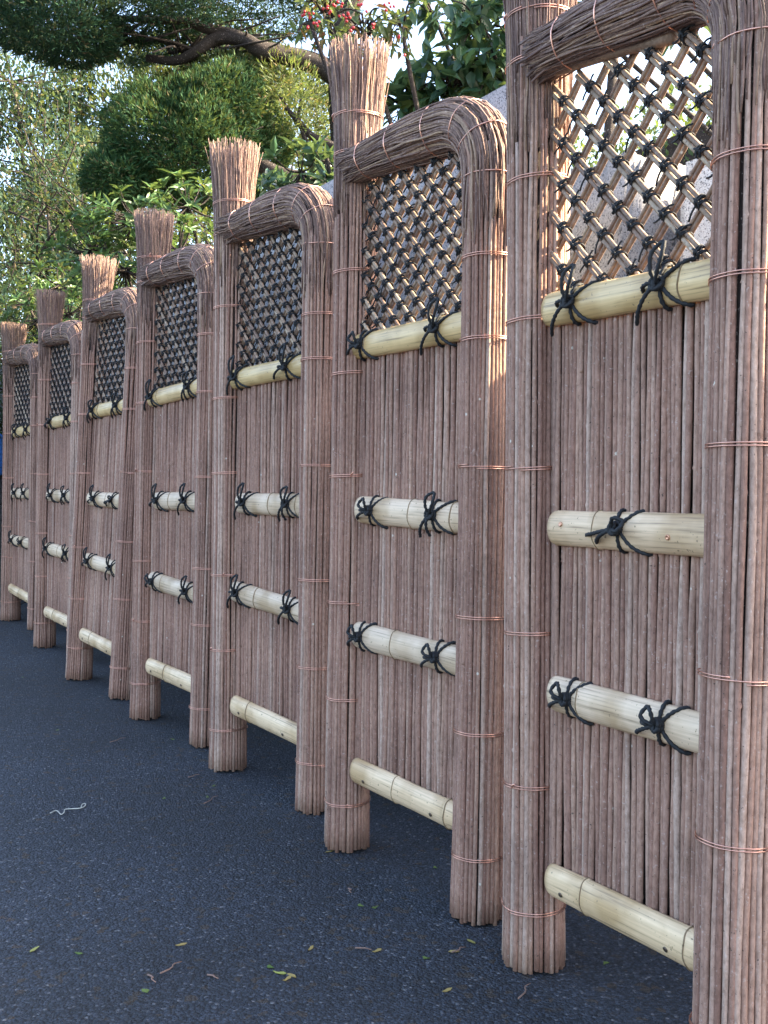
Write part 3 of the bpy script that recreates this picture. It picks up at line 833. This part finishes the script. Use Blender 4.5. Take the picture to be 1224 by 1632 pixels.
bushy('garden_tree', base_at(170, 9.0), 'slender branching tree showing sky between its leaves, beside the clipped conifer', 1.0, 4.6, 8, M_grey, 26000, .05, .019, .05, levels=5, kids=(3, 3, 3, 3))
bushy('garden_tree', base_at(330, 9.5), 'pale yellow green tree seen through gaps under the upper conifer pad', 1.0, 4.4, 15, M_conlight, 18000, .06, .022, .05, levels=5, kids=(3, 3, 3, 3))
bushy('garden_tree', base_at(480, 7.6), 'yellow green bush behind the clipped conifer, left of the second broom top', 1.0, 3.6, 21, M_conlight, 13000, .06, .022, .04, levels=5, kids=(3, 3, 3, 3))
bushy('garden_shrub', base_at(10, 7.4), 'bluish green dense shrub above the farthest fence panel', 1.3, 3.0, 31, M_grey, 20000, .06, .022, .03, cat='shrub')

def mass_tree(name, base, label, pads, mat, L, W):
    t = tree(name, base, label); g = Geo()
    for k, (c, r_, n, sd) in enumerate(pads):
        c = local(t, c)
        limb(g, [(0, 0, -.05), (c[0]*.3, c[1]*.3, c[2]*.5), tuple(c)], .06, .02, 16, 7)
        for q in range(14):
            e = c+rand_dirs(1)[0]*np.array(r_)*1.02; limb(g, [tuple(c), tuple((c+e)/2+rng.normal(0, .06, 3)), tuple(e)], .014, .004, 9, 4)
        pad(c, r_, n, sd, mat, t, L=L, W=W, flat=1.0)
    obj('trunk', g.mesh('trunk'), M_branch, t)
mass_tree('background_tree', base_at(90, 11.0), 'grey green tree filling the gaps low behind the twiggy trees at left',
    [(at(30, 420, 11), (.9, .8, .8), 5200, 61), (at(150, 350, 11.3), (.8, .8, .9), 4600, 62), (at(60, 270, 11.6), (1.0, .8, .9), 3600, 63), (at(20, 130, 11.2), (.9, .8, .6), 2600, 67)], M_grey, .08, .03)
mass_tree('background_tree', base_at(260, 12.0), 'yellow green tree far behind, glimpsed between the two conifer pads',
    [(at(210, 180, 12), (1.0, .8, .7), 3600, 64), (at(330, 120, 12), (.9, .8, .6), 2600, 65), (at(470, 240, 12), (.9, .8, 1.0), 4200, 66)], M_conlight, .08, .03)
# ------------------------------------------------------------------ whorled-leaf shrub, individual leaves
LEAF_ME = leaf_mesh('leaf', [leaves_geo(np.zeros((1, 3)), np.array([[1., 0, 0]]), np.array([[0, 0, 1.]]), np.array([1.]), np.array([1.]), LEAF_LANCE)])
def leaf_obj(parent, mat, p, d, up, L, W, me):
    d = Vector(d).normalized(); y = Vector(up).cross(d).normalized(); z = d.cross(y)
    o = obj('leaf', me, mat, parent)
    o.matrix_local = Matrix(((d.x*L, y.x*W, z.x*L, p[0]), (d.y*L, y.y*W, z.y*L, p[1]), (d.z*L, y.z*W, z.z*L, p[2]), (0, 0, 0, 1)))
    return o
def whorl_shrub(name, base, label, blobs, nw, nsingle, mat, seed, L=.078, W=.022, cat='shrub', group=None):
    """blobs: (centre world, radius) clumps; whorls of lance leaves at twig ends"""
    r = np.random.RandomState(seed); t = tree(name, base, label, cat, group)
    lm = LEAF_ME.copy(); g = Geo(); W_ = []
    camp = np.array([0, 0, CAM_H])
    for c, rad, k in blobs:
        c = np.array(c)-np.array(base); stem = np.array([c[0]*.3, c[1]*.3, -.03])
        limb(g, [tuple(stem), tuple((stem+c)/2+r.normal(0, .05, 3)), tuple(c)], .018, .008, 12, 6)
        for _ in range(k):
            d = r.normal(size=3); d /= np.linalg.norm(d)
            q = c+d*np.array(rad)*r.uniform(.35, 1.0)**.5
            W_.append((q, d)); limb(g, [tuple(c), tuple((c+q)/2+np.array([0, 0, -.02])), tuple(q)], .005, .0022, 6, 4)
    obj('stem', g.mesh('stem'), M_branch, t)
    allv = []
    for q, d in W_:
        ax = d*.7+np.array([0, 0, .8]); ax /= np.linalg.norm(ax)
        e1 = np.cross(ax, r.normal(size=3)); e1 /= np.linalg.norm(e1); e2 = np.cross(ax, e1)
        m = r.randint(6, 10)
        for k in range(m):
            a_ = 2*pi*k/m+r.uniform(-.3, .3); tilt = r.uniform(.15, .75)
            dd = (e1*math.cos(a_)+e2*math.sin(a_))*math.cos(tilt)+ax*math.sin(tilt)
            allv.append((q+r.normal(0, .008, 3), dd, ax+r.normal(0, .2, 3), L*r.uniform(.6, 1.15), W*r.uniform(.75, 1.2)))
    allv.sort(key=lambda v: np.linalg.norm(v[0]+np.array(base)-camp))
    for v in allv[:nsingle]: leaf_obj(t, mat, *v, lm)
    rest = allv[nsingle:]
    if rest:
        P = np.array([v[0] for v in rest]); D = np.array([v[1] for v in rest]); U = np.array([v[2] for v in rest])
        obj('foliage', leaf_mesh('foliage', [leaves_geo(P, D, U, np.array([v[3] for v in rest]), np.array([v[4] for v in rest]), LEAF_LANCE)]), mat, t, kind='stuff')
    return t
def P_(px, py, Y): return tuple(at(px, py, Y))
bs = row(3.9, 1.35)
whorl_shrub('leafy_shrub', (bs.x, bs.y, 0), 'bright green whorled-leaf shrub behind the third, fourth and fifth panels',
    [(P_(215, 345, 4.95), (.22, .25, .16), 44), (P_(150, 400, 5.2), (.22, .25, .2), 48), (P_(300, 330, 4.8), (.2, .2, .15), 22), (P_(200, 430, 5.0), (.22, .22, .16), 30),
     (P_(285, 400, 4.7), (.16, .2, .16), 18)], 0, 260, M_shrub, 41)
bs = row(5.2, 1.2)
whorl_shrub('leafy_shrub', (bs.x, bs.y, 0), 'green shrub whose leaves hang over the two farthest panels',
    [(P_(95, 455, 6.1), (.2, .2, .16), 24), (P_(62, 510, 6.25), (.2, .2, .14), 24), (P_(110, 500, 5.9), (.14, .15, .14), 16), (P_(45, 480, 6.6), (.2, .2, .14), 12)], 0, 180, M_shrub, 42)
bs = row(2.0, 1.4)
whorl_shrub('leafy_shrub', (bs.x, bs.y, 0), 'dark glossy shrub between the third broom top and the second panel',
    [(P_(480, 275, 4.2), (.12, .2, .1), 12), (P_(430, 300, 4.3), (.1, .15, .1), 9), (P_(520, 255, 4.1), (.08, .15, .12), 7)], 0, 160, M_broad, 43, .10, .03)

# ------------------------------------------------------------------ broad-leaved tree right of the second broom top
def broad_tree(name, base, label, blobs, mat, seed, nsingle, L, W, cat='tree', berries=None):
    r = np.random.RandomState(seed); t = tree(name, base, label, cat); g = Geo(); lm = LEAF_ME.copy(); allv = []
    camp = np.array([0, 0, CAM_H])
    for c, rad, k in blobs:
        c = np.array(c)-np.array(base)
        limb(g, [(c[0]*.15, c[1]*.15, -.03), tuple(np.array([c[0]*.5, c[1]*.5, c[2]*.6])), tuple(c)], .02, .007, 14, 6)
        for _ in range(k):
            d = r.normal(size=3); d /= np.linalg.norm(d); q = c+d*np.array(rad)*r.uniform(.1, 1)**.45
            tw = q-c; limb(g, [tuple(c+tw*.2), tuple(c+tw*.6+np.array([0, 0, .02])), tuple(q)], .0045, .002, 6, 4)
            for h in range(r.randint(4, 8)):
                dd = d*.4+r.normal(0, .7, 3)+np.array([0, 0, -.35])
                allv.append((q-tw*r.uniform(0, .35)+r.normal(0, .012, 3), dd/np.linalg.norm(dd), r.normal(0, .5, 3)+np.array([0, -.3, 1.]), L*r.uniform(.6, 1.15), W*r.uniform(.7, 1.15)))
    obj('trunk', g.mesh('trunk'), M_branch, t)
    allv.sort(key=lambda v: np.linalg.norm(v[0]+np.array(base)-camp))
    for v in allv[:nsingle]: leaf_obj(t, mat, *v, lm)
    rest = allv[nsingle:]
    if rest:
        P = np.array([v[0] for v in rest]); D = np.array([v[1] for v in rest]); U = np.array([v[2] for v in rest])
        obj('foliage', leaf_mesh('foliage', [leaves_geo(P, D, U, np.array([v[3] for v in rest]), np.array([v[4] for v in rest]), LEAF_LANCE)]), mat, t, kind='stuff')
    return t, allv
bs = row(1.2, 1.6)
broad_tree('broadleaf_tree', (bs.x, bs.y, 0), 'dark green broad-leaved tree right of the second broom top',
    [(P_(770, 40, 3.5), (.16, .2, .14), 26), (P_(720, 140, 3.6), (.22, .2, .12), 46), (P_(650, 170, 3.7), (.16, .2, .1), 28), (P_(790, 110, 3.5), (.14, .2, .12), 24),
     (P_(740, 80, 3.6), (.12, .2, .14), 14), (P_(690, 20, 3.8), (.12, .15, .1), 9)], M_broad, 51, 290, .085, .042)
bs = row(.2, 2.6)
broad_tree('broadleaf_tree', (bs.x, bs.y, 0), 'tree whose lower leaves show above the nearest lattice window',
    [(P_(930, 20, 3.7), (.16, .3, .12), 14), (P_(1085, 32, 3.8), (.12, .3, .07), 14), (P_(1010, -10, 3.8), (.25, .3, .12), 20)], M_broad, 52, 120, .085, .042)
bs = row(1.7, 1.25)
t, lv = broad_tree('berry_bush', (bs.x, bs.y, 0), 'bush with red berries above the second broom top',
    [(P_(520, 25, 3.2), (.12, .15, .1), 20), (P_(580, 45, 3.3), (.14, .15, .1), 20), (P_(640, 40, 3.3), (.1, .12, .1), 10), (P_(560, 95, 3.25), (.08, .1, .06), 8), (P_(495, 40, 3.15), (.05, .08, .06), 6)], M_nand, 53, 150, .05, .016, 'bush')
ico = []
def berry_mesh():
    import bmesh
    bm = bmesh.new(); bmesh.ops.create_icosphere(bm, subdivisions=1, radius=.0052)
    me = bpy.data.meshes.new('berry'); bm.to_mesh(me); bm.free()
    for p in me.polygons: p.use_smooth = True
    return me
BM = berry_mesh()
for px, py, n in ((492, 30, 24), (520, 12, 20), (548, 30, 18), (575, 12, 14), (618, 10, 14), (645, 70, 8), (505, 45, 12), (560, 50, 8), (540, 5, 12), (600, 40, 8)):
    c = local(t, at(px, py, 3.12))
    for k in range(int(n*.42)):
        obj('berry', BM, M_berry, t, tuple(c+rng.normal(0, .017, 3)))

# clipped hedge seen through the nearest lattice
def hedge(name, c, size, rz, n, seed, label, mat):
    t = tree(name, (c[0], c[1], 0), label, 'hedge'); sx, sy, sz = size
    P = rng.uniform(-1, 1, (n, 3)); ax = rng.randint(3, size=n)
    P[np.arange(n), ax] = np.sign(P[np.arange(n), ax])*rng.uniform(.88, 1.03, n)
    d = P/np.linalg.norm(P, axis=1)[:, None]; lp = lump(P, seed, 3)
    P = P*np.array([sx, sy, sz/2])*(1+.05*lp)[:, None]+np.array([0, 0, sz/2]); P[:, 2] = np.maximum(P[:, 2], .02)
    c_, s_ = math.cos(rz), math.sin(rz); Rm = np.array([[c_, -s_, 0], [s_, c_, 0], [0, 0, 1]])
    P = P@Rm.T; D = d+rand_dirs(n); s = rng.uniform(.6, 1.2, n)
    obj('foliage', leaf_mesh('foliage', [leaves_geo(P, D, d+.6*rand_dirs(n), .045*s, .022*s, LEAF_SIMPLE)]), mat, t, kind='stuff')
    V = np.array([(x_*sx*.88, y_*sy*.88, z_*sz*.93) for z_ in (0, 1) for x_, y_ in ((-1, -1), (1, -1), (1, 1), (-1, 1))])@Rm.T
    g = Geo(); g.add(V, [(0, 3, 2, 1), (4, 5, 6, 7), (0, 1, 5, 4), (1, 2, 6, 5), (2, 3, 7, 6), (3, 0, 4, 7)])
    obj('dark_fill', g.mesh('dark_fill', False), M_core, t)  # solid near-black box standing in for the shaded inside of the hedge
    return t
hc = at(1080, 770, 4.3)
hedge('clipped_hedge', (hc.x+.35, 4.55), (1.1, .3, 2.62), -1.03+pi/2*0, 14000, 4, 'clipped green hedge behind the granite block, seen through the nearest lattice', M_hedge)
g = Geo(); b = at(955, 770, 3.3)
limb(g, [(0, 0, -.05), (.01, 0, .8), (-.01, .02, 1.5), (.02, 0, 2.1), (.05, .02, 2.7)], .022, .014, 20, 8)
tr = tree('young_tree', (b.x, b.y, 0), 'thin dark trunk between the nearest post and the hedge, behind the lattice'); obj('trunk', g.mesh('trunk'), M_branch, tr)
n = 500; P = np.array([.05, .02, 2.8])+rand_dirs(n)*rng.uniform(.05, .3, (n, 1)); s = rng.uniform(.6, 1.2, n)
obj('crown', leaf_mesh('crown', [leaves_geo(P, rand_dirs(n), rand_dirs(n)*.6+np.array([0, 0, 1.]), .08*s, .035*s, LEAF_LANCE)]), M_broad, tr)

# blue tarp over a stack at the far left end
import bmesh
bm = bmesh.new(); bmesh.ops.create_grid(bm, x_segments=26, y_segments=26, size=1)
for v in bm.verts:
    x_, y_ = v.co.x, v.co.y; r_ = max(abs(x_), abs(y_))
    h = 1.16 if r_ < .62 else 1.16*max(0, 1-(r_-.62)/.30)
    v.co = (x_*.42*(1 if r_ < .62 else .62/r_*1.05+.0), y_*.36*(1 if r_ < .62 else .62/r_*1.05), max(h, .86)+.012*math.sin(9*x_+4*y_)+.01*math.sin(17*y_)+.01)
me = bpy.data.meshes.new('tarp'); bm.to_mesh(me); bm.free()
for p in me.polygons: p.use_smooth = True
tag(obj('tarpaulin', me, M_tarp, None, (-2.98, 7.1, 0)), 'blue tarpaulin over a low stack just beyond the farthest panel', 'tarp')

bm = bmesh.new(); bmesh.ops.create_cube(bm, size=1)
for v in bm.verts: v.co = (v.co.x*.46, v.co.y*.40, (v.co.z+.5)*1.10)
bmesh.ops.bevel(bm, geom=bm.edges[:], offset=.02, segments=2, affect='EDGES')
me = bpy.data.meshes.new('stone_block'); bm.to_mesh(me); bm.free()
tag(obj('stone_block', me, M_granite2, None, (-2.98, 7.1, 0)), 'grey stone block standing under the blue tarpaulin at the left edge', 'stone')
# ------------------------------------------------------------------ litter on the asphalt
def leaf_scrap(seed, L, W):
    r = np.random.RandomState(seed)
    V = LEAF_LANCE[0]*np.array([L, W, L])+r.normal(0, .0012, (8, 3)); V[:, 2] = np.abs(V[:, 2])*.6+.0015
    V[:, 0] -= L/2
    g = Geo(); g.add(V, None, np.array(LEAF_LANCE[1])); V2 = V.copy(); V2[:, 2] -= .0009
    g.add(V2, None, np.array(LEAF_LANCE[1])[:, ::-1]); return g.mesh('fallen_leaf', False)
LS = [leaf_scrap(k, .016, .008) for k in range(4)]; LY = [leaf_scrap(k+20, .026, .009) for k in range(3)]
for px, py in ((340, 1253), (330, 1271), (262, 1273), (275, 1179), (92, 1164), (430, 1542), (695, 1384), (574, 1444), (598, 1447), (965, 1536), (125, 1521), (232, 1580), (427, 1150), (36, 1080), (680, 1528)):
    o = obj('fallen_leaf', LS[rng.randint(4)], M_fallen_g, None, ground(px, py)); o.rotation_euler.z = rng.rand()*6
    tag(o, 'small green leaf scrap lying on the dark asphalt', 'leaf', 'green leaf scraps on the asphalt')
for px, py in ((495, 1513), (752, 1502), (722, 1518), (600, 1517), (445, 1552), (457, 1562), (464, 1556), (525, 1358), (712, 1580), (573, 1345), (55, 1514), (288, 1507)):
    o = obj('dry_leaf', LY[rng.randint(3)], M_fallen_y, None, ground(px, py)); o.rotation_euler.z = rng.rand()*6; o.scale = (1, rng.uniform(.4, 1), 1)
    tag(o, 'small yellowish dry leaf fragment lying on the dark asphalt', 'leaf', 'dry leaf fragments on the asphalt')
for (x0, y0, x1, y1) in ((255, 1554, 290, 1535), (235, 1556, 248, 1568), (330, 1556, 348, 1562), (826, 1594, 845, 1570), (566, 1513, 592, 1516), (720, 1520, 742, 1512), (325, 1282, 347, 1270), (175, 1184, 200, 1177), (555, 1418, 560, 1425), (300, 1240, 318, 1236)):
    p0, p1 = ground(x0, y0), ground(x1, y1); d = p1-p0
    P = smooth_path([(0, 0, .003), (d.x*.4+.004, d.y*.4, .004), (d.x*.7-.003, d.y*.7, .005), (d.x, d.y, .003)], 8)
    g = Geo(); g.add(*tube(P, np.linspace(.0016, .0009, 8), 5))
    o = obj('twig_bit', g.mesh('twig_bit'), M_twig, None, p0)
    tag(o, 'thin broken twig lying on the dark asphalt', 'twig', 'broken twigs on the asphalt')
pts = [(80, 1297), (90, 1293), (97, 1299), (102, 1296), (104, 1291), (118, 1290), (128, 1289), (135, 1286), (136, 1282), (131, 1283), (129, 1289)]
c0 = ground(108, 1290); P = smooth_path([tuple(ground(*q)-c0+Vector((0, 0, .002))) for q in pts], 50)
g = Geo(); g.add(*tube(P, .0014, 5))
tag(obj('string_bit', g.mesh('string_bit'), M_string, None, c0), 'curled bit of white string on the asphalt at left', 'string')
print('objects', len(bpy.data.objects), 'tris', sum(len(o.data.polygons) for o in bpy.data.objects if o.type == 'MESH'))
